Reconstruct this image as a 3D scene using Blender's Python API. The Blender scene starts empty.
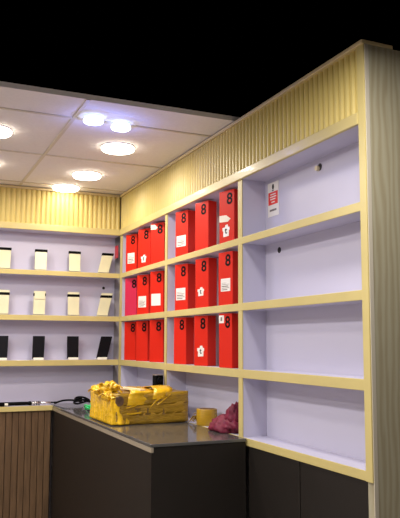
import bpy, bmesh, math, random
from mathutils import Vector, Matrix
random.seed(7)
S = bpy.context.scene
COL = S.collection
PI = math.pi

# ------------------------------------------------------------------ materials
def new_mat(name, color, rough=0.5, spec=0.5, metal=0.0, coat=0.0, var=0.0, vscale=8.0, bump=0.0, bscale=60.0, stretch=(1, 1, 1)):
    m = bpy.data.materials.new(name); m.use_nodes = True
    nt = m.node_tree; b = nt.nodes['Principled BSDF']
    b.inputs['Base Color'].default_value = (*color, 1)
    b.inputs['Roughness'].default_value = rough
    b.inputs['Specular IOR Level'].default_value = spec
    b.inputs['Metallic'].default_value = metal
    b.inputs['Coat Weight'].default_value = coat
    b.inputs['Coat Roughness'].default_value = 0.08
    if var or bump:
        tc = nt.nodes.new('ShaderNodeTexCoord'); mp = nt.nodes.new('ShaderNodeMapping')
        mp.inputs['Scale'].default_value = stretch
        nt.links.new(tc.outputs['Object'], mp.inputs['Vector'])
    if var:
        n = nt.nodes.new('ShaderNodeTexNoise'); n.inputs['Scale'].default_value = vscale; n.inputs['Detail'].default_value = 6
        nt.links.new(mp.outputs['Vector'], n.inputs['Vector'])
        r = nt.nodes.new('ShaderNodeValToRGB')
        r.color_ramp.elements[0].position = 0.3; r.color_ramp.elements[1].position = 0.7
        r.color_ramp.elements[0].color = (*[c * (1 - var) for c in color], 1)
        r.color_ramp.elements[1].color = (*[min(1, c * (1 + var)) for c in color], 1)
        nt.links.new(n.outputs['Fac'], r.inputs['Fac']); nt.links.new(r.outputs['Color'], b.inputs['Base Color'])
    if bump:
        n2 = nt.nodes.new('ShaderNodeTexNoise'); n2.inputs['Scale'].default_value = bscale; n2.inputs['Detail'].default_value = 3
        nt.links.new(mp.outputs['Vector'], n2.inputs['Vector'])
        bp = nt.nodes.new('ShaderNodeBump'); bp.inputs['Strength'].default_value = bump; bp.inputs['Distance'].default_value = 0.01
        nt.links.new(n2.outputs['Fac'], bp.inputs['Height']); nt.links.new(bp.outputs['Normal'], b.inputs['Normal'])
    return m

def emit_mat(name, color, strength):
    m = new_mat(name, (0.9, 0.9, 0.9), 0.4)
    b = m.node_tree.nodes['Principled BSDF']
    b.inputs['Emission Color'].default_value = (*color, 1)
    b.inputs['Emission Strength'].default_value = strength
    return m

def wood_mat(name, c1, c2, c3):
    m = bpy.data.materials.new(name); m.use_nodes = True
    nt = m.node_tree; b = nt.nodes['Principled BSDF']
    b.inputs['Roughness'].default_value = 0.45
    tc = nt.nodes.new('ShaderNodeTexCoord'); mp = nt.nodes.new('ShaderNodeMapping')
    mp.inputs['Scale'].default_value = (9, 9, 1.1)
    n = nt.nodes.new('ShaderNodeTexNoise'); n.inputs['Scale'].default_value = 1.5; n.inputs['Detail'].default_value = 3
    nt.links.new(tc.outputs['Object'], mp.inputs['Vector']); nt.links.new(mp.outputs['Vector'], n.inputs['Vector'])
    w = nt.nodes.new('ShaderNodeTexWave'); w.wave_type = 'BANDS'; w.bands_direction = 'X'
    w.inputs['Scale'].default_value = 1.6; w.inputs['Distortion'].default_value = 9.0; w.inputs['Detail'].default_value = 3
    w.inputs['Detail Scale'].default_value = 1.2
    nt.links.new(mp.outputs['Vector'], w.inputs['Vector'])
    mp2 = nt.nodes.new('ShaderNodeMapping'); mp2.inputs['Scale'].default_value = (220, 220, 7)
    n2 = nt.nodes.new('ShaderNodeTexNoise'); n2.inputs['Scale'].default_value = 1.0; n2.inputs['Detail'].default_value = 2
    nt.links.new(tc.outputs['Object'], mp2.inputs['Vector']); nt.links.new(mp2.outputs['Vector'], n2.inputs['Vector'])
    r = nt.nodes.new('ShaderNodeValToRGB')
    r.color_ramp.elements[0].position = 0.1; r.color_ramp.elements[0].color = (*c1, 1)
    r.color_ramp.elements[1].position = 0.9; r.color_ramp.elements[1].color = (*c3, 1)
    e = r.color_ramp.elements.new(0.5); e.color = (*c2, 1)
    mx = nt.nodes.new('ShaderNodeMix'); mx.data_type = 'FLOAT'; mx.inputs[0].default_value = 0.35
    nt.links.new(w.outputs['Fac'], mx.inputs[2]); nt.links.new(n2.outputs['Fac'], mx.inputs[3])
    nt.links.new(mx.outputs[0], r.inputs['Fac']); nt.links.new(r.outputs['Color'], b.inputs['Base Color'])
    return m

M = {}
M['laminate'] = new_mat('lavender_white_laminate', (0.55, 0.53, 0.66), 0.42, 0.4)
M['cream'] = new_mat('cream_edge_banding', (0.56, 0.46, 0.185), 0.38, 0.4, coat=0.08, var=0.06, vscale=5)
M['fluted'] = new_mat('cream_fluted_cladding', (0.62, 0.49, 0.16), 0.4, 0.4, var=0.05, vscale=4)
M['crown'] = new_mat('beige_moulding', (0.58, 0.46, 0.24), 0.45)
M['ceiling'] = new_mat('ceiling_tile', (0.74, 0.70, 0.68), 0.85, 0.2, var=0.03, vscale=90, bump=0.08, bscale=300)
M['tbar'] = new_mat('ceiling_grid_bar', (0.56, 0.50, 0.40), 0.5)
M['wall'] = new_mat('painted_wall', (0.45, 0.41, 0.42), 0.8, 0.2, var=0.04, vscale=6)
M['farwall'] = new_mat('white_painted_wall', (0.75, 0.72, 0.70), 0.8, 0.2)
M['floor'] = new_mat('pale_floor_tile', (0.55, 0.50, 0.46), 0.3, 0.4, var=0.06, vscale=3)
M['endwood'] = wood_mat('pale_ash_laminate', (0.32, 0.275, 0.175), (0.37, 0.33, 0.22), (0.41, 0.38, 0.27))
M['pale_edge'] = new_mat('pale_grey_edge', (0.55, 0.50, 0.40), 0.35)
M['brown'] = new_mat('dark_brown_slats', (0.12, 0.07, 0.036), 0.5, 0.3, var=0.25, vscale=14, stretch=(6, 6, 0.6))
M['blackglass'] = new_mat('smoked_glass_top', (0.09, 0.088, 0.085), 0.10, 0.6)
M['alu'] = new_mat('champagne_trim', (0.42, 0.36, 0.27), 0.35, 0.5, metal=0.3)
M['darkpanel'] = new_mat('dark_counter_panel', (0.015, 0.012, 0.010), 0.45, 0.3)
M['red'] = new_mat('red_carton', (0.62, 0.016, 0.004), 0.5, 0.2, coat=0.03)
M['pinkred'] = new_mat('crimson_carton', (0.56, 0.02, 0.07), 0.5, 0.25, coat=0.05)
M['ink'] = new_mat('black_ink', (0.006, 0.003, 0.004), 0.6, 0.1)
M['ink_soft'] = new_mat('grey_ink', (0.18, 0.15, 0.14), 0.6)
M['paper'] = new_mat('white_sticker_paper', (0.80, 0.77, 0.73), 0.5)
M['glare_white'] = new_mat('painted_white_glare', (0.88, 0.80, 0.66), 0.2, coat=0.4)  # white highlight put on two cartons as a coloured patch
M['redpaper'] = new_mat('red_sticker', (0.75, 0.03, 0.02), 0.45)
M['darkred'] = new_mat('dark_red_sticker', (0.60, 0.015, 0.025), 0.45)
M['stand'] = new_mat('cream_stand_plastic', (0.66, 0.63, 0.42), 0.35, var=0.03, vscale=20)
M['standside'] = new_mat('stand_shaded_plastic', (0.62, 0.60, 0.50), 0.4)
M['blackplastic'] = new_mat('black_plastic', (0.004, 0.004, 0.005), 0.6, 0.06)
M['screen'] = new_mat('black_phone_glass', (0.006, 0.006, 0.008), 0.35, 0.1)
M['whitefoot'] = new_mat('white_foot_plastic', (0.85, 0.82, 0.72), 0.35)
M['chrome'] = new_mat('brushed_steel', (0.62, 0.60, 0.60), 0.25, 0.5, metal=0.9)
M['tape'] = new_mat('yellow_packing_tape', (0.80, 0.47, 0.008), 0.25, 0.5, coat=0.35, var=0.22, vscale=16, bump=0.5, bscale=45)
M['tapedark'] = new_mat('amber_tape_layer', (0.37, 0.215, 0.014), 0.25, 0.5, coat=0.3, var=0.25, vscale=30, bump=0.4, bscale=60, stretch=(1, 1, 4))
M['rolltape'] = new_mat('amber_roll_winding', (0.44, 0.25, 0.010), 0.35, 0.5, coat=0.1, var=0.12, vscale=20, stretch=(1, 1, 8))
M['card'] = new_mat('taped_cardboard', (0.29, 0.165, 0.016), 0.32, 0.5, coat=0.35, var=0.35, vscale=11, bump=0.5, bscale=26, stretch=(1, 1, 3.2))
M['cardedge'] = new_mat('pale_card_edge', (0.85, 0.72, 0.45), 0.6)
M['cardhole'] = new_mat('torn_brown_card', (0.11, 0.06, 0.03), 0.8, var=0.4, vscale=40)
M['markbrown'] = new_mat('faded_brown_print', (0.15, 0.085, 0.015), 0.4)
M['rollcore'] = new_mat('brown_roll_core', (0.16, 0.08, 0.03), 0.6)
M['maroon'] = new_mat('maroon_fabric', (0.15, 0.010, 0.032), 0.6, 0.3, var=0.35, vscale=26, bump=0.4, bscale=40)
M['green'] = new_mat('green_cable', (0.03, 0.62, 0.16), 0.35)
M['lamprim'] = new_mat('white_lamp_rim', (0.85, 0.82, 0.76), 0.4)
M['lamp'] = emit_mat('warm_lamp_diffuser', (1.0, 0.90, 0.74), 12.0)
M['coollamp'] = emit_mat('cool_lamp_diffuser', (0.70, 0.80, 1.0), 5.0)
M['coolside'] = emit_mat('cool_lamp_side_glow', (0.16, 0.24, 1.0), 5.0)
M['hole'] = new_mat('dark_hole', (0.02, 0.016, 0.018), 0.7)
M['beigeplug'] = new_mat('beige_plug', (0.72, 0.62, 0.42), 0.4)

# ------------------------------------------------------------------ mesh helpers
def bx(bm, x0, x1, y0, y1, z0, z1, bev=0.0):
    a = bmesh.new()
    vs = [a.verts.new(p) for p in ((x0, y0, z0), (x1, y0, z0), (x1, y1, z0), (x0, y1, z0), (x0, y0, z1), (x1, y0, z1), (x1, y1, z1), (x0, y1, z1))]
    for f in ((0, 3, 2, 1), (4, 5, 6, 7), (0, 1, 5, 4), (1, 2, 6, 5), (2, 3, 7, 6), (3, 0, 4, 7)):
        a.faces.new([vs[i] for i in f])
    if bev: bmesh.ops.bevel(a, geom=list(a.edges), offset=bev, segments=2, affect='EDGES', profile=0.5)
    merge(bm, a)

def merge(bm, a):
    t = bpy.data.meshes.new('t'); a.to_mesh(t); a.free(); bm.from_mesh(t); bpy.data.meshes.remove(t)

def lathe(bm, prof, n=32, c=(0, 0, 0)):
    rings = []
    for r, z in prof:
        rings.append([bm.verts.new((c[0] + r * math.cos(2 * PI * i / n), c[1] + r * math.sin(2 * PI * i / n), c[2] + z)) for i in range(n)] if r > 1e-6 else [bm.verts.new((c[0], c[1], c[2] + z))])
    for a, b in zip(rings, rings[1:]):
        for i in range(n):
            j = (i + 1) % n
            if len(a) == 1 and len(b) == 1: continue
            if len(a) == 1: bm.faces.new((a[0], b[j], b[i]))
            elif len(b) == 1: bm.faces.new((a[i], a[j], b[0]))
            else: bm.faces.new((a[i], a[j], b[j], b[i]))

def tube(bm, pts, r, n=10):
    pts = [Vector(p) for p in pts]; rings = []
    for i, p in enumerate(pts):
        d = (pts[min(i + 1, len(pts) - 1)] - pts[max(i - 1, 0)]).normalized()
        up = Vector((0, 0, 1)) if abs(d.z) < 0.9 else Vector((1, 0, 0))
        s = d.cross(up).normalized(); u = s.cross(d)
        rr = r[i] if isinstance(r, (list, tuple)) else r
        rings.append([bm.verts.new(p + (s * math.cos(2 * PI * k / n) + u * math.sin(2 * PI * k / n)) * rr) for k in range(n)])
    for a, b in zip(rings, rings[1:]):
        for k in range(n): bm.faces.new((a[k], a[(k + 1) % n], b[(k + 1) % n], b[k]))
    bm.faces.new(rings[0][::-1]); bm.faces.new(rings[-1])

def smooth_path(pts, n=8):
    pts = [Vector(p) for p in pts]; out = []
    for i in range(len(pts) - 1):
        p0, p1, p2, p3 = pts[max(i - 1, 0)], pts[i], pts[i + 1], pts[min(i + 2, len(pts) - 1)]
        for k in range(n):
            t = k / n
            out.append(0.5 * ((2 * p1) + (p2 - p0) * t + (2 * p0 - 5 * p1 + 4 * p2 - p3) * t * t + (3 * p1 - p0 - 3 * p2 + p3) * t ** 3))
    out.append(pts[-1]); return out

def ribbon(bm, pts, width, side, th=0.0006, jitter=0.0):
    """a strip of tape with real thickness along a path"""
    pts = smooth_path(pts, 6); side = Vector(side).normalized(); rows = []
    for i, p in enumerate(pts):
        d = (pts[min(i + 1, len(pts) - 1)] - pts[max(i - 1, 0)]).normalized()
        nrm = d.cross(side).normalized(); row = []
        m = 5
        for k in range(m):
            q = p + side * (k / (m - 1) - 0.5) * width + nrm * random.uniform(-jitter, jitter)
            row.append((bm.verts.new(q + nrm * th), bm.verts.new(q - nrm * th)))
        rows.append(row)
    for a, b in zip(rows, rows[1:]):
        for k in range(len(a) - 1):
            bm.faces.new((a[k][0], a[k + 1][0], b[k + 1][0], b[k][0]))
            bm.faces.new((a[k][1], b[k][1], b[k + 1][1], a[k + 1][1]))
        bm.faces.new((a[0][0], b[0][0], b[0][1], a[0][1])); bm.faces.new((a[-1][0], a[-1][1], b[-1][1], b[-1][0]))
    for row, fl in ((rows[0], 0), (rows[-1], 1)):
        for k in range(len(row) - 1):
            bm.faces.new((row[k][0], row[k][1], row[k + 1][1], row[k + 1][0]))

def prism(bm, pts, nrm):
    """solid between polygon pts and the same polygon moved by nrm"""
    n = Vector(nrm); a = [bm.verts.new(p) for p in pts]; b = [bm.verts.new(Vector(p) + n) for p in pts]
    bm.faces.new(a); bm.faces.new(b[::-1])
    for i in range(len(a)):
        j = (i + 1) % len(a); bm.faces.new((a[i], b[i], b[j], a[j]))

def obj(name, bm, mat, parent=None, smooth=False, label=None):
    bmesh.ops.recalc_face_normals(bm, faces=bm.faces)
    me = bpy.data.meshes.new(name); bm.to_mesh(me); bm.free()
    me.materials.append(mat)
    if smooth:
        for p in me.polygons: p.use_smooth = True
    o = bpy.data.objects.new(name, me); COL.objects.link(o)
    if parent: o.parent = parent
    if label: o['label'] = label
    return o

def box_obj(name, dims, mat, parent=None, bev=0.0, label=None):
    bm = bmesh.new(); bx(bm, *dims, bev); return obj(name, bm, mat, parent, label=label)

def tag(o, label, cat, group=None):
    o['label'] = label; o['category'] = cat
    if group: o['group'] = group
    return o

def thing(name, label, cat, loc=(0, 0, 0), rz=0.0, group=None):
    o = bpy.data.objects.new(name, None); COL.objects.link(o)
    o.empty_display_size = 0.02; o.location = loc; o.rotation_euler = (0, 0, rz)
    return tag(o, label, cat, group)

def struct(o):
    o['kind'] = 'structure'; return o

def kids(o): return [c for c in COL.objects if c.parent == o]

def dup(o, parent=None):
    c = o.copy(); COL.objects.link(c); c.parent = parent
    for ch in kids(o): dup(ch, c)
    return c

def text_mesh(body, size, bold=0.0):
    cu = bpy.data.curves.new('txt', 'FONT'); cu.body = body; cu.size = size; cu.align_x = 'CENTER'; cu.align_y = 'CENTER'
    cu.extrude = 0.0004; cu.offset = bold; cu.resolution_u = 6
    o = bpy.data.objects.new('txt', cu); COL.objects.link(o)
    bpy.context.view_layer.update()
    me = bpy.data.meshes.new_from_object(o.evaluated_get(bpy.context.evaluated_depsgraph_get()))
    bpy.data.objects.remove(o); bpy.data.curves.remove(cu)
    return me

def text_obj(name, body, size, mat, parent, loc, rot, bold=0.0, sx=1.0):
    me = text_mesh(body, size, bold); me.name = name; me.materials.clear(); me.materials.append(mat)
    o = bpy.data.objects.new(name, me); COL.objects.link(o); o.parent = parent
    o.location = loc; o.rotation_euler = rot; o.scale = (sx, 1, 1)
    return o

# ------------------------------------------------------------------ levels (metres)
ZC = 2.360                               # ceiling
ZF = 2.342                               # top of the fluted cladding
H0, H1 = 2.0976, 2.136                   # rail over the shelves
LV = [(1.830, 1.8585), (1.560, 1.5909), (1.2923, 1.3263)]   # three shelves
B0, B1 = 1.033, 1.062                    # shelf at counter height
DP = 0.110                               # shelf depth
YE = -2.473                              # near end of the right unit
XL = -1.70                               # far end of the left unit
CX = -0.400                              # aisle side of the counter
CY = -1.700                              # near end of the counter

# ------------------------------------------------------------------ setting
struct(box_obj('floor', (-2.8, 1.6, -5.6, 0.2, -0.05, 0.0), M['floor']))
struct(box_obj('wall_back', (-2.8, 1.6, -5.7, -5.6, 0, 2.42), M['farwall']))
struct(box_obj('wall_side', (-2.9, -2.8, -5.7, 0.2, 0, 2.42), M['farwall']))
struct(box_obj('wall_left', (-2.8, 0.135, 0.125, 0.2, 0, 2.42), M['wall']))
struct(box_obj('wall_right', (0.135, 0.3, YE + 0.036, 0.2, 0, ZF), M['wall']))
YCE = -1.60
ce = struct(box_obj('ceiling', (-2.2, 0.135, YCE, 0.125, ZC, ZC + 0.02), M['ceiling']))
bm = bmesh.new()
for x in (-1.87, -1.25, -0.63): bx(bm, x - 0.008, x + 0.008, YCE, 0.0, ZC - 0.003, ZC + 0.001)
for y in (-0.105, -0.745, -1.365): bx(bm, -2.2, 0.0, y - 0.008, y + 0.008, ZC - 0.0036, ZC + 0.001)
obj('ceiling_grid', bm, M['tbar'], ce)

def fluted(name, length, axis):
    """vertical ribs in one sheet; axis 'x' runs along the left wall, 'y' along the right wall"""
    bm = bmesh.new(); pitch = 0.0295; prof = []
    k = 0
    while k * pitch < length:
        for f, d in ((0.0, 0.0085), (0.09, 0.0075), (0.15, 0.003), (0.30, 0.0), (0.62, 0.0), (0.82, 0.003), (0.90, 0.0075)):
            s = (k + f) * pitch
            if s < length: prof.append((s, d))
        k += 1
    prof.append((length, 0.012))
    z0, z1 = H1 - 0.004, ZF
    deep = 1.0 if axis == 'x' else 1.7
    prof = [(a, b * deep) for a, b in prof]
    T = (lambda s, d: (-s, d)) if axis == 'x' else (lambda s, d: (d, -s))
    rows = []
    for s, d in prof:
        x, y = T(s, d); xb, yb = T(s, 0.11)
        rows.append([bm.verts.new((x, y, z0)), bm.verts.new((x, y, z1)), bm.verts.new((xb, yb, z1)), bm.verts.new((xb, yb, z0))])
    for a, b in zip(rows, rows[1:]):
        for i in range(4): bm.faces.new((a[i], a[(i + 1) % 4], b[(i + 1) % 4], b[i]))
    bm.faces.new(rows[0]); bm.faces.new(rows[-1][::-1])
    return struct(obj(name, bm, M['fluted']))
fluted('trim_1', -XL, 'x')
fluted('trim_2', -YE - 0.0335, 'y')
struct(box_obj('trim_3', (XL, 0.0, -0.010, 0.11, ZF, ZC - 0.004), M['crown'], bev=0.003))
struct(box_obj('trim_4', (-0.010, 0.11, YE, -0.010, ZF, ZC - 0.004), M['crown'], bev=0.003))

# ------------------------------------------------------------------ shelving on the left wall
lu = thing('wall_shelving', 'cream-edged open shelving on the far wall holding rows of phone stands', 'shelves', (-0.9, 0.0, B0))
def P_(o, name, d, mat, bev=0.0):
    """part given in world metres, parented to an unrotated Empty"""
    l = o.location
    if o.parent: l = l + o.parent.location
    return box_obj(name, (d[0] - l.x, d[1] - l.x, d[2] - l.y, d[3] - l.y, d[4] - l.z, d[5] - l.z), mat, o, bev)
P_(lu, 'back_panel', (XL, 0.0, DP, 0.122, B0, H1), M['laminate'])
for z0, z1 in LV:
    s = P_(lu, 'shelf', (XL, 0.0, 0.004, DP, z0 + 0.001, z1 - 0.0008), M['laminate'])
    s2 = P_(lu, 'edge_band', (XL, 0.0, 0.0, 0.004, z0, z1), M['cream'], 0.0015); s2.parent = s
s = P_(lu, 'shelf', (XL, CX, 0.004, DP, B0 + 0.001, B1 - 0.0008), M['laminate'])
s2 = P_(lu, 'edge_band', (XL, CX, -0.004, 0.004, B0, B1), M['cream'], 0.0015); s2.parent = s
P_(lu, 'top_board', (XL, 0.0, 0.004, DP, H0 + 0.001, H1 - 0.004), M['laminate'])
P_(lu, 'header_rail', (XL, 0.0, -0.008, 0.004, H0, H1), M['cream'], 0.003)
for x0 in (XL - 0.03,):
    P_(lu, 'upright', (x0, x0 + 0.03, 0.0, 0.122, B0, H1), M['laminate'])

# ------------------------------------------------------------------ shelving on the right wall
ru = thing('wall_shelving', 'tall cream-edged shelving on the near wall with red cartons and empty bays', 'shelves', (0.055, -1.2, 0.0))
P_(ru, 'back_panel', (DP, 0.122, YE + 0.02, 0.0, B0, H1), M['laminate'])
for z0, z1 in LV + [(B0, B1)]:
    s = P_(ru, 'shelf', (0.004, DP, YE + 0.03, -0.04, z0 + 0.001, z1 - 0.0008), M['laminate'])
    s2 = P_(ru, 'edge_band', (0.0, 0.004, YE + 0.0333, 0.0, z0, z1), M['cream'], 0.0015); s2.parent = s
P_(ru, 'top_board', (0.004, DP, YE + 0.03, -0.04, H0 + 0.001, H1 - 0.004), M['laminate'])
P_(ru, 'header_rail', (-0.008, 0.004, YE + 0.0333, -0.008, H0, H1), M['cream'], 0.003)
for y0, y1 in ((-0.040, 0.0), (-0.8165, -0.785), (-1.6575, -1.6225)):
    u = P_(ru, 'upright', (0.004, DP, y0, y1, B0, H1 - 0.004), M['laminate'])
    e = P_(ru, 'edge_band', (0.0006, 0.0045, y0 - 0.0, y1 + 0.0, B0 + 0.01, H0 + 0.005), M['cream']); e.parent = u
# near end: full-height panel
u = P_(ru, 'end_panel', (0.004, 0.30, YE, YE + 0.0333, 0.0, ZF), M['endwood'])
e = P_(ru, 'edge_band', (-0.004, 0.004, YE + 0.0018, YE + 0.0333, B0, ZF), M['cream'], 0.0012); e.parent = u
e['label'] = 'cream front edge of the wooden end panel'
e = P_(ru, 'edge_strip', (0.0, 0.014, YE - 0.0012, YE + 0.002, 0.0, ZF), M['pale_edge'], 0.0006); e.parent = u
# doors below the counter-height shelf
P_(ru, 'plinth', (0.03, DP, YE + 0.0333, CY, 0.0, 0.08), M['darkpanel'])
for y0, y1 in ((-2.437, -2.072), (-2.066, CY - 0.002)):
    P_(ru, 'door', (0.004, 0.024, y0, y1, 0.085, B0 - 0.002), M['darkpanel'], 0.002)

# base cabinet under the left shelving
bc = thing('base_cabinet', 'dark brown slatted cabinet front under the far shelving', 'cabinet', (-1.05, 0.06, 0.0))
P_(bc, 'body', (XL, CX - 0.002, 0.02, 0.122, 0.0, B0 - 0.001), M['darkpanel'])
bm = bmesh.new(); x = XL
while x < CX - 0.02:
    bx(bm, x + 1.05, x + 1.05 + 0.034, -0.052, -0.040, 0.06, B0 - 0.002, 0.002); x += 0.037
obj('slatted_front', bm, M['brown'], bc)

# counter along the right shelving
ct = thing('display_counter', 'low dark glass-topped counter along the right-hand shelving under the taped carton', 'counter', (-0.2, -0.8, 0.0))
P_(ct, 'glass_top', (CX, -0.0045, CY, -0.001, 1.050, B1), M['blackglass'], 0.002)
P_(ct, 'rear_ledge', (CX, -0.001, -0.001, DP - 0.001, 1.034, B1 - 0.0005), M['blackglass'])
P_(ct, 'edge_trim', (CX + 0.002, CX + 0.014, CY + 0.002, -0.005, 1.030, 1.050), M['alu'], 0.002)
P_(ct, 'body', (CX + 0.006, -0.006, CY + 0.006, -0.006, 0.06, 1.050), M['darkpanel'])
P_(ct, 'plinth', (CX + 0.04, -0.006, CY + 0.03, -0.006, 0.0, 0.06), M['darkpanel'])

# ------------------------------------------------------------------ ceiling lamps
def make_lamp(label):
    t = thing('ceiling_light', label, 'ceiling light', group=None)
    bm = bmesh.new()
    lathe(bm, [(0, 0), (0.079, 0), (0.080, -0.002), (0.080, -0.005), (0.078, -0.006), (0, -0.006)], 40)
    obj('rim', bm, M['lamprim'], t, True)
    bm = bmesh.new()
    lathe(bm, [(0, -0.0055), (0.078, -0.0055), (0.078, -0.013), (0.073, -0.020), (0.052, -0.025), (0.024, -0.027), (0, -0.0275)], 40)
    obj('diffuser', bm, M['lamp'], t, True)
    return t
def add_area(name, loc, size, power, color):
    L = bpy.data.lights.new(name, 'AREA'); L.shape = 'DISK'; L.size = size; L.energy = power; L.color = color
    o = bpy.data.objects.new(name, L); COL.objects.link(o); o.location = loc
    return o
LP = [(-0.337, -1.030, 'round white ceiling lamp nearest the right-hand shelving, largest of its row'),
      (-0.337, -0.445, 'middle round ceiling lamp between the largest lamp and the one by the fascia'),
      (-0.372, -0.090, 'round ceiling lamp touching the fluted cladding of the far wall'),
      (-0.915, -1.065, 'bright round ceiling lamp cut by the left edge of the photo'),
      (-0.885, -0.46, 'round ceiling lamp just past the left edge, glowing above the far wall')]
lamp0 = make_lamp('')
for i, (x, y, lab) in enumerate(LP):
    t = lamp0 if i == 0 else dup(lamp0)
    t.location = (x, y, ZC); t['label'] = lab; t['group'] = 'round ceiling lamps'
    add_area('lamp_beam', (x, y, ZC - 0.036), 0.12, 0.5 if y > -0.1 else (4.2 if x > -0.5 else 3.0), (1.0, 0.91, 0.78))
# two cool ring lamps
def make_ring(label):
    t = thing('ring_light', label, 'ceiling light', group='cool ring lamps')
    bm = bmesh.new(); lathe(bm, [(0, 0), (0.036, 0), (0.038, -0.003), (0.038, -0.007), (0.036, -0.008), (0, -0.008)], 28); obj('base', bm, M['coolside'], t, True)
    bm = bmesh.new()
    n, m = 40, 12; R_, r_ = 0.033, 0.009
    vs = [[bm.verts.new(((R_ + r_ * math.cos(2 * PI * j / m)) * math.cos(2 * PI * i / n), (R_ + r_ * math.cos(2 * PI * j / m)) * math.sin(2 * PI * i / n), -0.015 + r_ * math.sin(2 * PI * j / m))) for j in range(m)] for i in range(n)]
    for i in range(n):
        for j in range(m): bm.faces.new((vs[i][j], vs[(i + 1) % n][j], vs[(i + 1) % n][(j + 1) % m], vs[i][(j + 1) % m]))
    obj('ring_tube', bm, M['coollamp'], t, True)
    return t
r0 = make_ring('cool white ring lamp on the ceiling, right one of the bluish pair')
r0.location = (-0.430, -1.375, ZC - 0.004)
r1 = dup(r0); r1.location = (-0.560, -1.412, ZC - 0.004); r1['label'] = 'cool white ring lamp on the ceiling, left one of the bluish pair'
for x, y in ((-0.430, -1.375), (-0.560, -1.412)):          # their bluish light
    L = bpy.data.lights.new('ring_glow', 'POINT'); L.energy = 1.0; L.color = (0.20, 0.28, 1.0); L.shadow_soft_size = 0.008
    o = bpy.data.objects.new('ring_glow', L); COL.objects.link(o); o.location = (x, y, ZC - 0.045)
# added fill lamps out of view, standing in for the rest of the shop
for x, y, p in ((-0.35, -2.85, 12), (-0.90, -2.85, 4), (-1.45, -2.85, 5), (-1.45, -2.25, 10), (-1.45, -1.65, 11), (-1.45, -1.05, 8), (-2.0, -1.65, 8), (-2.0, -2.25, 6), (-0.90, -3.5, 2.5)):
    add_area('unseen_fill_lamp', (x, y, ZC - 0.03), 0.18, p, (1.0, 0.95, 0.90))

# ------------------------------------------------------------------ red cartons
BW, BD, BH = 0.100, 0.050, 0.230
FR = (PI / 2, 0, 0)                       # text standing on the front face
def sticker(parent, t0, t1, v0, v1, kind, mat=None, face_y=-BD / 2):
    """a paper sticker on the carton's front: t along the width, v up from the base"""
    x0, x1 = (t0 - 0.5) * BW, (t1 - 0.5) * BW; z0, z1 = v0 * BH, v1 * BH
    bm = bmesh.new()
    if kind == 'tag':
        w, h = x1 - x0, z1 - z0
        pts = [(0.12, 0), (0.88, 0.04), (0.9, 0.5), (1.0, 0.55), (0.98, 0.78), (0.8, 0.8), (0.72, 1.0), (0.42, 0.97), (0.38, 0.8), (0.0, 0.76), (0.03, 0.5), (0.14, 0.46)]
        prism(bm, [(x0 + a * w, face_y - 0.0008, z0 + b * h) for a, b in pts], (0, 0.0012, 0))
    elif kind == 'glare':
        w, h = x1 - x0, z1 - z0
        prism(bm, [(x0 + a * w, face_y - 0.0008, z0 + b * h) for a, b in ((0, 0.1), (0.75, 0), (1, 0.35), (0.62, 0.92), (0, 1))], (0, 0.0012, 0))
    else:
        bx(bm, x0, x1, face_y - 0.0008, face_y + 0.0004, z0, z1)
    s = obj('sticker', bm, mat or M['paper'], parent)  # for the glare kind this is a painted highlight shape
    if kind == 'lines':
        bm = bmesh.new(); w, h = x1 - x0, z1 - z0
        for b0, b1, a0, a1 in ((0.10, 0.16, 0.1, 0.7), (0.24, 0.28, 0.1, 0.9), (0.36, 0.43, 0.1, 0.8), (0.52, 0.55, 0.1, 0.9), (0.64, 0.66, 0.1, 0.6)):
            bx(bm, x0 + a0 * w, x0 + a1 * w, face_y - 0.0013, face_y - 0.0006, z0 + b0 * h, z0 + b1 * h)
        obj('printed_lines', bm, M['ink_soft'], s)
    if kind == 'tag':
        o = text_obj('printed_mark', 't', 0.75 * (z1 - z0), M['ink'], s, ((x0 + x1) / 2, face_y - 0.0010, (z0 + z1) / 2), FR, 0.0008)
    return s
bm = bmesh.new(); bx(bm, -BW / 2, BW / 2, -BD / 2, BD / 2, 0, BH, 0.0012)
body_mesh = obj('proto', bm, M['red']).data
bpy.data.objects.remove(bpy.data.objects['proto'])
body_pink = body_mesh.copy(); body_pink.materials[0] = M['pinkred']
eight = text_mesh('8', 0.069, 0.0016); eight.materials.clear(); eight.materials.append(M['ink'])
Z1, Z2, Z3 = LV[0][1], LV[1][1], LV[2][1]
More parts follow.
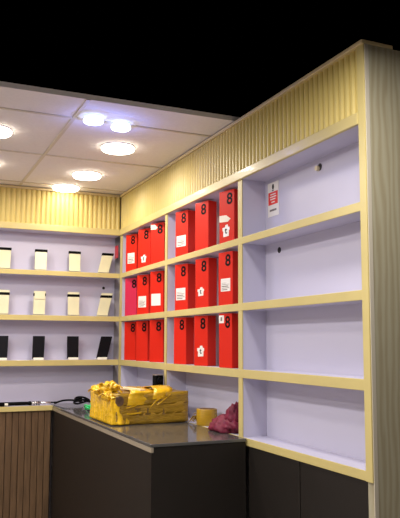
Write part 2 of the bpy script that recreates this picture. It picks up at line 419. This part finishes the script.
BOXES = [  # cx, cy, turn, shelf, numeral position, stickers and glare patches, label
 (0.0481, -0.1368, 22.2, Z1, 0.66, [(0.18, 0.82, 0.22, 0.50, 'lines')], 'red phone carton nearest the corner on the top shelf, pale printed sticker low on it'),
 (0.0501, -0.3681, 25.5, Z1, 0.66, [(0.24, 0.68, 0.14, 0.34, 'tag')], 'red phone carton in the middle of the top far bay with a small torn tag'),
 (0.0504, -0.5838, 26.0, Z1, 0.70, [(0.00, 0.52, 0.84, 0.97, 'glare')], 'red phone carton in the top far bay with a painted white glare patch beside its 8'),
 (0.0438, -0.9586, 16.0, Z1, 0.66, [(0.10, 0.84, 0.22, 0.46, 'lines')], 'leftmost red carton in the top near bay, white printed sticker'),
 (0.0424, -1.2099, 14.0, Z1, 0.64, [], 'plain red carton without stickers between two others in the top near bay'),
 (0.0425, -1.4744, 14.2, Z1, 0.70, [(0.02, 0.76, 0.40, 0.54, 'glare'), (0.22, 0.70, 0.12, 0.35, 'tag')], 'red carton in the top near bay with a painted white glare band over a small tag'),
 (0.0496, -0.1293, 24.8, Z2, 0.80, [], 'crimson pinkish carton nearest the corner on the middle shelf'),
 (0.0482, -0.3588, 22.5, Z2, 0.66, [(0.14, 0.80, 0.18, 0.46, 'lines')], 'red carton with a printed white sticker between the crimson one and the blank-stickered one'),
 (0.0499, -0.5828, 25.2, Z2, 0.68, [(0.10, 0.80, 0.18, 0.46, 'plain')], 'red carton with a large blank white sticker in the middle far bay'),
 (0.0449, -0.9542, 17.5, Z2, 0.66, [(0.10, 0.82, 0.22, 0.48, 'lines')], 'leftmost red carton of the middle near bay, white printed sticker'),
 (0.0420, -1.2138, 13.5, Z2, 0.66, [(0.18, 0.68, 0.24, 0.42, 'tag')], 'red carton in the middle near bay with a small torn tag bearing a t'),
 (0.0403, -1.4682, 11.2, Z2, 0.68, [(0.18, 0.84, 0.26, 0.50, 'lines')], 'rightmost red carton of the middle near bay, large white printed sticker'),
 (0.0492, -0.1282, 24.0, Z3, 0.76, [], 'plain red carton nearest the corner on the lowest carton shelf'),
 (0.0482, -0.3510, 22.5, Z3, 0.70, [], 'plain red carton in the middle of the lowest far bay'),
 (0.0508, -0.5784, 26.8, Z3, 0.68, [], 'plain red carton in the lowest far bay, rightmost of its three'),
 (0.0427, -0.9475, 14.5, Z3, 0.66, [], 'plain red carton at the left of the lowest near bay'),
 (0.0427, -1.2015, 14.5, Z3, 0.66, [(0.24, 0.76, 0.18, 0.40, 'tag')], 'red carton in the lowest near bay with a torn white tag bearing a t'),
 (0.0371, -1.4755, 7.2, Z3, 0.68, [(-0.0 + 0.01, 0.40, 0.82, 0.965, 'small')], 'red carton in the lowest near bay with a small sticker left of its 8'),
]
for cx, cy, rd, z, tn, sts, lab in BOXES:
    t = thing('phone_carton', lab, 'box', (cx, cy, z), -math.radians(90 - rd), 'red phone cartons')
    b = bpy.data.objects.new('carton_body', body_pink if 'crimson pink' in lab else body_mesh); COL.objects.link(b); b.parent = t
    e = bpy.data.objects.new('numeral', eight); COL.objects.link(e); e.parent = t
    e.location = ((tn - 0.5) * BW, -BD / 2 - 0.0004, BH - 0.040); e.rotation_euler = FR; e.scale = (1.12, 1, 1)
    for st in sts:
        t0, t1, v0, v1, k = st
        if k == 'glare': sticker(t, t0, t1, v0, v1, k, M['glare_white'])
        elif k == 'small':
            s = sticker(t, t0, t1, v0, v1, k)
            bm = bmesh.new(); bx(bm, (0.14 - 0.5) * BW, (0.27 - 0.5) * BW, -BD / 2 - 0.0013, -BD / 2 - 0.0006, 0.86 * BH, 0.93 * BH)
            obj('printed_lines', bm, M['ink_soft'], s)
        else: sticker(t, t0, t1, v0, v1, k)

# ------------------------------------------------------------------ phone stands (two upper rows) and phones (lower row)
def slab(bm, bl, br, tl, tr, f0, f1, th, w0=0.0, w1=1.0, off=0.0):
    """leaning slab between corner points, from fraction f0 to f1 of the height, th thick towards the back"""
    bl, br, tl, tr = map(Vector, (bl, br, tl, tr))
    def at(w, f): return bl.lerp(br, w).lerp(tl.lerp(tr, w), f)
    n = (br - bl).cross(tl - bl).normalized()            # points to the front (-y)
    n = -n if n.y < 0 else n
    q = [at(w0, f0) - n * off, at(w1, f0) - n * off, at(w1, f1) - n * off, at(w0, f1) - n * off]
    a = bmesh.new(); prism(a, q, n * th)
    bmesh.ops.bevel(a, geom=list(a.edges), offset=min(0.0012, th * 0.3), segments=2, affect='EDGES')
    merge(bm, a)

def stand_shape(x0, x1, dx, h, y0=0.026, lean=0.025, skew=0.0):
    bl, br = (x0, y0, 0.003), (x1, y0, 0.003)
    tl, tr = (x0 + dx, y0 + lean, h), (x1 + dx + 0.003, y0 + lean, h + skew)
    return bl, br, tl, tr

def phone_stand(xc, z, dx, h, rim, lab, covered=False):
    t = thing('phone_stand', lab, 'phone stand', (xc, 0.0, z), 0, 'cream phone stands')
    c = stand_shape(-0.034, 0.034, dx, h)
    bm = bmesh.new(); slab(bm, *c, 0.0, 1.0, 0.010); obj('plate', bm, M['stand'], t)
    f1 = 1.0 - rim / h; f0 = f1 - 0.017 / h
    bm = bmesh.new()
    slab(bm, *c, f0, f1 + (0.001 if rim < 0.004 else 0), 0.0135, -0.03, 1.03, 0.0015); obj('clip', bm, M['blackplastic'], t)
    if covered:
        bm = bmesh.new(); slab(bm, *c, f0 - 0.14, 0.995, 0.004, 0.06, 0.94, 0.004)
        obj('cover_card', bm, M['stand'], t, label='cream card slipped over the black clip')
    bm = bmesh.new(); slab(bm, *c, 0.0, 0.06, 0.016, 0.0, 1.0, 0.012); obj('lip', bm, M['stand'], t)
    # rear prop
    bm = bmesh.new(); tx = dx * 0.7
    prism(bm, [(-0.012 + tx * 0.6, 0.036 + 0.025 * 0.6, h * 0.62), (0.012 + tx * 0.6, 0.036 + 0.025 * 0.6, h * 0.62), (0.012, 0.092, 0.0), (-0.012, 0.092, 0.0)], (0, 0.004, 0.002))
    bx(bm, -0.030, 0.030, 0.020, 0.096, 0.0, 0.003)
    obj('prop', bm, M['standside'], t)
    return t

def display_phone(xc, z, dx, h, lab):
    t = thing('display_phone', lab, 'phone', (xc, 0.0, z), 0, 'black phones on the lowest shelf')
    c = stand_shape(-0.034, 0.034, dx, h)
    bm = bmesh.new(); slab(bm, *c, 0.04, 1.0, 0.0085); obj('phone_body', bm, M['blackplastic'], t)
    bm = bmesh.new(); slab(bm, *c, 0.085, 0.985, 0.0012, 0.03, 0.97, 0.0008); obj('screen', bm, M['screen'], t)
    bm = bmesh.new(); slab(bm, *c, 0.0, 0.075, 0.014, 0.08, 0.98, 0.006)
    bx(bm, -0.028, 0.032, 0.018, 0.094, 0.0, 0.004)
    obj('foot', bm, M['whitefoot'], t, label='white stand foot')
    bm = bmesh.new()
    prism(bm, [(-0.010 + dx * 0.6, 0.036 + 0.015, h * 0.6), (0.010 + dx * 0.6, 0.036 + 0.015, h * 0.6), (0.010, 0.088, 0.004), (-0.010, 0.088, 0.004)], (0, 0.004, 0))
    obj('prop', bm, M['whitefoot'], t)
    return t
place = ['cut by the photo edge', 'second from left', 'third from left', 'leaning sideways by the corner']
XS = [(-0.700, 0.005), (-0.4875, 0.006), (-0.279, 0.003), (-0.1000, 0.037)]
for i, (x, dx) in enumerate(XS):
    phone_stand(x, Z1, dx, 0.133, 0.001, 'cream phone stand with black clip, upper shelf, ' + place[i])
    phone_stand(x - 0.002, Z2, dx, 0.147, 0.014, 'cream phone stand with rim above its clip, middle shelf, ' + place[i], covered=(i == 1))
    display_phone(x, Z3, dx, 0.142, 'black phone on a white foot on the lowest shelf, ' + place[i])

# ------------------------------------------------------------------ notices, plugs and holes
nt_ = thing('notice_sticker', 'white notice with a red square on the back of the top empty bay', 'sticker', (0.1092, -1.725, 2.012))
def flat(parent, name, y0, y1, z0, z1, mat, lift):
    return box_obj(name, (-lift - 0.0006, 0.0006, y0, y1, z0, z1), mat, parent)
flat(nt_, 'sheet', -0.043, 0.043, -0.070, 0.070, M['paper'], 0.0004)
flat(nt_, 'red_square', -0.037, 0.037, -0.022, 0.030, M['redpaper'], 0.0012)
bm = bmesh.new()
for z, a, b in ((0.020, -0.02, 0.022), (0.010, -0.024, 0.026), (0.000, -0.020, 0.02), (-0.012, -0.012, 0.014)):
    bx(bm, -0.0024, 0.0, -b, -a, z - 0.0022, z + 0.0022)
obj('white_lines', bm, M['paper'], nt_)
bm = bmesh.new()
prism(bm, [(-0.0012, 0.008 * math.cos(a) , 0.051 + 0.012 * math.sin(a)) for a in [2 * PI * k / 14 for k in range(14)]], (0.0016, 0, 0))
bx(bm, -0.0012, 0.0004, -0.005, 0.009, 0.034, 0.038)
obj('emblem', bm, M['ink'], nt_)
flat(nt_, 'dark_caption', -0.026, 0.026, -0.049, -0.041, M['ink_soft'], 0.0012)

cs = box_obj('corner_sticker', (-0.0012, 0.0, -0.036, 0.034, -0.040, 0.040), M['darkred'])
cs.location = (-0.0002, 0.075, 2.004)
tag(cs, 'dark red sticker on the side of the corner upright by the upper stands', 'sticker')

def disc(name, mat, r, th):
    bm = bmesh.new(); lathe(bm, [(0, 0), (r, 0), (r, th * 0.7), (r * 0.9, th), (0, th)], 20)
    o = obj(name, bm, mat); return o
cg = thing('cable_grommet', 'cable hole with a beige plug high on the back of the empty top bay', 'cable hole', (0.1095, -2.061, 2.066))
def child_disc(parent, name, mat, r, th, off=(0, 0, 0)):
    o = disc(name, mat, r, th); o.parent = parent; o.rotation_euler = (0, -PI / 2, 0); o.location = off; return o
child_disc(cg, 'hole', M['hole'], 0.013, 0.0015)
p = child_disc(cg, 'plug', M['beigeplug'], 0.010, 0.012, (0.0, 0.008, -0.004))
h1 = disc('screw_hole', M['hole'], 0.012, 0.002); h1.rotation_euler = (0, -PI / 2, 0); h1.location = (0.1095, -1.769, 1.798)
tag(h1, 'dark round hole in the back of the second empty bay', 'hole')
h2 = disc('screw_hole', M['hole'], 0.009, 0.002); h2.rotation_euler = (PI / 2, 0, 0); h2.location = (-0.072, 0.1095, 1.774)
tag(h2, 'dark round hole in the far shelving back above the sideways-leaning stand', 'hole')

# ------------------------------------------------------------------ taped carton on the counter
CT = B1
tc_ = thing('taped_carton', 'battered cardboard carton wound in yellow packing tape on the counter', 'box', (-0.19, -0.925, CT + 0.0005))
X0, X1, Y0, Y1, BZ = -0.168, 0.182, -0.175, 0.175, 0.143
bm = bmesh.new(); bx(bm, X0, X1, Y0, Y1, 0, BZ, 0.006)
bmesh.ops.subdivide_edges(bm, edges=[e for e in bm.edges if e.calc_length() > 0.05], cuts=6, use_grid_fill=True)
for v in bm.verts:
    if v.co.z > 0.01: v.co += Vector((random.uniform(-1, 1), random.uniform(-1, 1), random.uniform(-1, 1))) * 0.0016
obj('carton_body', bm, M['card'], tc_)
bm = bmesh.new()
for z, w in ((0.114, 0.054), (0.070, 0.052), (0.028, 0.050)):
    ribbon(bm, [(X0 - 0.004, Y1 - 0.02, z), (X0 - 0.004, 0, z + random.uniform(-.004, .004)), (X0 - 0.003, Y0 - 0.004, z), (X0 + 0.1, Y0 - 0.0035, z + random.uniform(-.004, .004)), (X0 + 0.2, Y0 - 0.0035, z - 0.002), (X1 + 0.003, Y0 - 0.003, z + 0.002), (X1 + 0.004, Y0 + 0.05, z)], w, (0, 0, 1), 0.0005, 0.0010)
obj('amber_tape_band', bm, M['tapedark'], tc_, True)
bm = bmesh.new()
ribbon(bm, [(-0.05, Y0 - 0.006, 0.085), (-0.045, Y0 - 0.006, 0.125), (-0.03, Y0 + 0.01, BZ + 0.006), (0.0, 0.0, BZ + 0.005), (0.02, Y1, BZ + 0.004)], 0.12, (1, 0.1, 0), 0.0006, 0.0016)
ribbon(bm, [(0.06, Y0 - 0.006, 0.110), (0.065, Y0 - 0.004, 0.14), (0.075, Y0 + 0.03, BZ + 0.014), (0.085, -0.05, BZ + 0.020), (0.09, 0.05, BZ + 0.006)], 0.10, (1, 0.15, 0.0), 0.0006, 0.0028)
obj('yellow_tape_sheet', bm, M['tape'], tc_, True)
bm = bmesh.new()
ribbon(bm, [(0.075, Y0 - 0.008, 0.128), (0.03, Y0 - 0.014, 0.105), (0.0, Y0 - 0.012, 0.075)], 0.012, (0.4, 0, 1), 0.0006, 0.001)
ribbon(bm, [(0.10, Y0 - 0.008, 0.130), (0.055, Y0 - 0.016, 0.100), (0.035, Y0 - 0.010, 0.085)], 0.008, (0.4, 0, 1), 0.0006, 0.001)
ribbon(bm, [(-0.15, Y0 - 0.008, 0.055), (-0.10, Y0 - 0.012, 0.048), (-0.04, Y0 - 0.007, 0.052)], 0.007, (0, 0, 1), 0.0006, 0.001)
ribbon(bm, [(-0.15, Y0 - 0.008, 0.085), (-0.11, Y0 - 0.012, 0.076), (-0.06, Y0 - 0.007, 0.086)], 0.006, (0, 0, 1), 0.0006, 0.001)
obj('loose_tape_strand', bm, M['tape'], tc_, True)
# crumpled tape: a rumpled sheet over the left end and front corner, gathered into knots on top
bm = bmesh.new()
per = [(X0 + 0.03, Y1 + 0.004), (X0 - 0.005, Y1 + 0.002), (X0 - 0.005, Y0 - 0.004), (X0 + 0.085, Y0 - 0.004)]
segs = [0.036, Y1 - Y0, 0.091]; tot = sum(segs)
def along(d):
    for (a, b), l, nn in zip(zip(per, per[1:]), segs, ((0, 1), (-1, 0), (0, -1))):
        if d <= l or nn == (0, -1):
            t = min(1, d / l); return a[0] + (b[0] - a[0]) * t, a[1] + (b[1] - a[1]) * t, nn
        d -= l
NU, NV = 84, 16; grid = []
for i in range(NU + 1):
    d = tot * i / NU; x, y, nn = along(d); row = []
    cn = Vector((-1, -1)).normalized(); k = max(0, 1 - abs(d - 0.036 - (Y1 - Y0)) / 0.03)
    nv = (Vector(nn) * (1 - k) + cn * k).normalized()
    ridge = abs(math.sin(i * 0.62 + 0.8 * math.sin(i * 0.21))) ; fade = min(1, (NU - i) / 12)
    hgt = (0.152 if i < 62 else 0.152 - (i - 62) * 0.0045)
    for j in range(NV + 1):
        v = j / NV
        o = (0.003 + 0.012 * ridge * (1 - 0.45 * v) + 0.006 * abs(math.sin(i * 1.9 + v * 7)) + 0.008 * (1 - v) ** 2) * fade
        zz = 0.0035 + v * hgt + 0.004 * math.sin(i * 0.8) * v
        o *= 1 - 0.5 * abs(nv.x)
        p = Vector((x + nv.x * o + 0.010 * math.sin(v * 5 + i * 0.1) * (0 if nn == (-1, 0) else fade), y + nv.y * o, zz))
        row.append((bm.verts.new(p), bm.verts.new(p - Vector((nv.x, nv.y, 0)) * 0.0016)))
    grid.append(row)
for a, b in zip(grid, grid[1:]):
    for j in range(NV):
        bm.faces.new((a[j][0], b[j][0], b[j + 1][0], a[j + 1][0])); bm.faces.new((a[j][1], a[j + 1][1], b[j + 1][1], b[j][1]))
    bm.faces.new((a[0][0], a[0][1], b[0][1], b[0][0])); bm.faces.new((a[-1][0], b[-1][0], b[-1][1], a[-1][1]))
for row in (grid[0], grid[-1]):
    for j in range(NV): bm.faces.new((row[j][0], row[j + 1][0], row[j + 1][1], row[j][1]))
obj('tape_wrap', bm, M['tape'], tc_, True)
def knot(c, r, seed):
    rnd = random.Random(seed); bm = bmesh.new()
    bmesh.ops.create_icosphere(bm, subdivisions=4, radius=1.0)
    ph = [rnd.uniform(0, 6.28) for _ in range(6)]
    for v in bm.verts:
        d = v.co.normalized()
        w = 0.80 + 0.30 * abs(math.sin(5 * d.x + 3 * d.z + ph[0])) + 0.24 * abs(math.sin(7 * d.y - 4 * d.z + ph[1])) + 0.14 * math.sin(12 * (d.x - d.y) + ph[2])
        v.co = Vector((c[0] + d.x * r[0] * w, c[1] + d.y * r[1] * w, c[2] + d.z * r[2] * w))
    for k in range(5):
        a = rnd.uniform(0, 2 * PI); d = Vector((math.cos(a), math.sin(a), rnd.uniform(-0.2, 0.8))).normalized()
        p0 = Vector(c) + Vector((d.x * r[0], d.y * r[1], d.z * r[2])) * 0.6
        ribbon(bm, [p0, p0 + d * 0.022, p0 + d * 0.038 + Vector((0, 0, rnd.uniform(-0.015, 0.006)))], rnd.uniform(0.012, 0.022), (-d.y, d.x, 0.3), 0.0006, 0.0016)
    obj('tape_knot', bm, M['tape'], tc_, True)
knot((-0.166, -0.105, 0.163), (0.034, 0.032, 0.024), 1)
knot((-0.184, 0.010, 0.146), (0.026, 0.040, 0.020), 2)
knot((-0.190, -0.150, 0.128), (0.022, 0.020, 0.018), 5)
bm = bmesh.new()                                      # torn hole in the upper left of the front
prism(bm, [(-0.148 + 0.019 * math.cos(a) * random.uniform(0.8, 1.15), Y0 - 0.0215, 0.108 + 0.022 * math.sin(a) * random.uniform(0.8, 1.2)) for a in [2 * PI * k / 16 for k in range(16)]], (0, 0.010, 0))
obj('torn_patch', bm, M['cardhole'], tc_, label='dark brown torn patch')
bm = bmesh.new()                                      # pale folded flap edge on the lid
prism(bm, [(-0.150, 0.11, BZ + 0.022), (-0.136, 0.115, BZ + 0.022), (-0.012, Y0 + 0.022, BZ + 0.012), (-0.040, Y0 + 0.012, BZ + 0.012)], (0, 0, -0.009))
obj('flap_edge', bm, M['cardedge'], tc_, label='pale edge of the folded flap')
# printed marks showing through the tape, each one solid shape
def mark(pts, x, z):
    bm = bmesh.new(); prism(bm, [(x + a, Y0 - 0.0052, z + b) for a, b in pts], (0, 0.003, 0)); obj('printed_mark', bm, M['markbrown'], tc_)
T = [(0, 0), (.006, 0), (.006, .024), (.016, .024), (.016, .030), (-.010, .030), (-.010, .024), (0, .024)]
mark(T, -0.060, 0.042); mark([(a, .030 - b) for a, b in T], -0.012, 0.042); mark([(-.009, 0), (.009, 0), (.004, .008), (.003, .026), (-.003, .026), (-.004, .008)], 0.068, 0.040)



# small black camera cube on the carton
cc = thing('camera_module', 'small black cube device standing on the back corner of the taped carton', 'camera', (-0.034, -0.790, CT + BZ + 0.006), 0.15)
box_obj('housing', (-0.022, 0.022, -0.020, 0.020, 0.0, 0.056), M['blackplastic'], cc, 0.004)
bm = bmesh.new(); lathe(bm, [(0, 0), (0.013, 0), (0.013, 0.006), (0.010, 0.007), (0.008, 0.003), (0, 0.003)], 24)
o = obj('lens', bm, M['screen'], cc, True); o.rotation_euler = (PI / 2, 0, 0); o.location = (-0.002, -0.020, 0.032)
box_obj('top_rim', (-0.0225, 0.0225, -0.0205, 0.0205, 0.0545, 0.0585), M['chrome'], cc, 0.001, label='thin pale rim')

# tape roll, tape scrap, maroon pouch on the counter-height shelf
tr = thing('tape_roll', 'roll of yellow packing tape lying flat between carton and maroon pouch', 'tape', (0.037, -1.235, CT))
bm = bmesh.new(); lathe(bm, [(0.036, 0.0), (0.0455, 0.0), (0.0465, 0.002), (0.0465, 0.070), (0.0455, 0.072), (0.036, 0.072), (0.036, 0.0)], 40); obj('tape_winding', bm, M['rolltape'], tr, True)
bm = bmesh.new(); lathe(bm, [(0.031, 0.0), (0.0358, 0.0), (0.0358, 0.0725), (0.031, 0.0725), (0.031, 0.0)], 40); obj('core', bm, M['rollcore'], tr, True)
bm = bmesh.new(); ribbon(bm, [(0.020, -0.0425, 0.036), (0.040, -0.026, 0.036), (0.0475, 0.002, 0.036)], 0.066, (0, 0, 1), 0.0006, 0.0006); obj('loose_end', bm, M['tapedark'], tr, True)

bm = bmesh.new()
for k in range(7):
    p0 = Vector((random.uniform(-.03, .0), random.uniform(-.03, .03), random.uniform(.006, .02)))
    ribbon(bm, [p0, p0 + Vector((.02, random.uniform(-.02, .02), random.uniform(.0, .03))), p0 + Vector((.04, random.uniform(-.02, .02), random.uniform(.0, .01)))], random.uniform(.008, .018), (random.uniform(-.3, .3), 1, random.uniform(-.5, .5)), 0.0006, 0.001)
ts = obj('tape_scrap', bm, M['tapedark'], None, True); ts.location = (0.01, -1.150, CT)
tag(ts, 'crumpled scrap of amber tape between the taped carton and the tape roll', 'tape scrap')

def pouch(name, size, seed, mat):
    rnd = random.Random(seed); bm = bmesh.new()
    bmesh.ops.create_icosphere(bm, subdivisions=4, radius=1.0)
    ph = [rnd.uniform(0, 6.28) for _ in range(8)]
    for v in bm.verts:
        c = v.co.copy()
        w = 1 + 0.10 * math.sin(5 * c.x + ph[0] + 2 * c.z) + 0.09 * math.sin(7 * c.y + ph[1] - 3 * c.z) + 0.05 * math.sin(11 * (c.x + c.z) + ph[2]) + 0.05 * math.sin(13 * (c.y - c.x) + ph[3])
        c = Vector((c.x * w, c.y * w, c.z * w))
        top = max(0, c.z)
        sx = 1 - 0.30 * top
        v.co = Vector((c.x * size[0] * sx, c.y * size[1] * sx, max(0.0, (c.z * 0.75 + 0.42)) * size[2] / 1.2))
    return bm
mp_ = thing('cloth_pouch', 'crumpled maroon fabric pouch beside the upright, right of the tape roll', 'pouch', (0.025, -1.470, CT))
o = obj('pouch_body', pouch('p', (0.064, 0.108, 0.068), 3, M['maroon']), M['maroon'], mp_, True)
bm = pouch('q', (0.048, 0.050, 0.105), 5, M['maroon'])
for v in bm.verts: v.co.y -= 0.035; v.co.x += 0.02; v.co.z += 0.02; v.co.y -= v.co.z * 0.15
obj('flap', bm, M['maroon'], mp_, True)

# ------------------------------------------------------------------ sticks and cables on the far ledge
st = thing('selfie_stick', 'black-handled steel telescopic stick lying on the far ledge', 'stick', (-0.53, 0.032, CT))
def rod(name, x0, x1, r, mat, parent, z, y=0.0):
    bm = bmesh.new(); tube(bm, [(x0, y, z), (x0 + 0.002, y, z), (x1 - 0.002, y, z), (x1, y, z)], [r * 0.7, r, r, r * 0.7], 16); return obj(name, bm, mat, parent, True)
rod('handle', -0.170, 0.005, 0.0105, M['blackplastic'], st, 0.0125)
rod('grip_ring', -0.006, 0.012, 0.0125, M['blackplastic'], st, 0.0125)
rod('steel_tube', 0.012, 0.065, 0.0115, M['chrome'], st, 0.0125)
rod('inner_tube', 0.065, 0.125, 0.0075, M['chrome'], st, 0.0135)
rod('tip', 0.125, 0.165, 0.0045, M['blackplastic'], st, 0.0140)
bm = bmesh.new()
for x in (0.024, 0.038, 0.052): tube(bm, [(x, 0, 0.0125), (x + 0.004, 0, 0.0125)], 0.0118, 16)
obj('dark_band', bm, M['blackplastic'], st, True)
st2 = thing('torch', 'short black torch with a pale tip at the left edge of the far ledge', 'torch', (-0.76, 0.012, CT))
rod('torch_body', -0.11, 0.085, 0.0125, M['blackplastic'], st2, 0.0125)
rod('torch_tip', 0.085, 0.105, 0.008, M['whitefoot'], st2, 0.0105)

bm = bmesh.new()
def loop(cx, cy, r0, turns, z, w=1.0, ph=0.0):
    return [(cx + r0 * w * math.cos(ph + 2 * PI * t / 10) * (1 + 0.15 * math.sin(t)), cy + r0 * math.sin(ph + 2 * PI * t / 10), z + 0.006 * (1 + math.sin(t * 1.3)) + 0.0012 * t) for t in range(int(10 * turns))]
path = smooth_path([(-0.385, 0.03, 0.004), (-0.34, 0.02, 0.020), (-0.29, 0.00, 0.024), (-0.25, -0.04, 0.020)] + loop(-0.255, -0.13, 0.055, 2.6, 0.010, 0.8, 1.2), 5)
tube(bm, path, 0.0055, 8)
o = obj('charging_cable', bm, M['blackplastic'], None, True); o.location = (0, 0, CT + 0.0025)
tag(o, 'black looped cable on the dark counter left of the taped carton', 'cable')
bm = bmesh.new()
tube(bm, smooth_path([(-0.29, -0.36, 0.001)] + loop(-0.318, -0.50, 0.024, 2.2, 0.006, 0.7), 5), 0.0036, 8)
o = obj('green_cable', bm, M['green'], None, True); o.location = (0, 0, CT + 0.0045)
tag(o, 'bright green coiled cable beside the crumpled tape of the carton', 'cable')

# ------------------------------------------------------------------ camera, world, view
cam = bpy.data.cameras.new('camera'); co = bpy.data.objects.new('camera', cam); COL.objects.link(co)
yaw, pit, roll, f = 0.4168, 0.1036, 0.0029, 687.2
F = Vector((math.sin(yaw) * math.cos(pit), math.cos(yaw) * math.cos(pit), math.sin(pit)))
R0 = Vector((math.cos(yaw), -math.sin(yaw), 0)); U0 = R0.cross(F)
R1 = R0 * math.cos(roll) + U0 * math.sin(roll); U1 = -R0 * math.sin(roll) + U0 * math.cos(roll)
mat = Matrix((R1, U1, -F)).transposed().to_4x4(); mat.translation = Vector((-1.2727, -4.1134, 1.4326))
co.matrix_world = mat
cam.sensor_fit = 'VERTICAL'; cam.sensor_height = 36.0; cam.lens = f * 36.0 / 518.0
cam.shift_y = (271 - 259) / 518.0
cam.clip_start = 0.05; cam.clip_end = 50
S.camera = co
w = bpy.data.worlds.new('world'); S.world = w; w.use_nodes = True
w.node_tree.nodes['Background'].inputs['Color'].default_value = (0, 0, 0, 1)
w.node_tree.nodes['Background'].inputs['Strength'].default_value = 0.0
vs = S.view_settings; vs.view_transform = 'Standard'; vs.look = 'None'; vs.gamma = 1.0; vs.exposure = -0.05; vs.use_curve_mapping = False
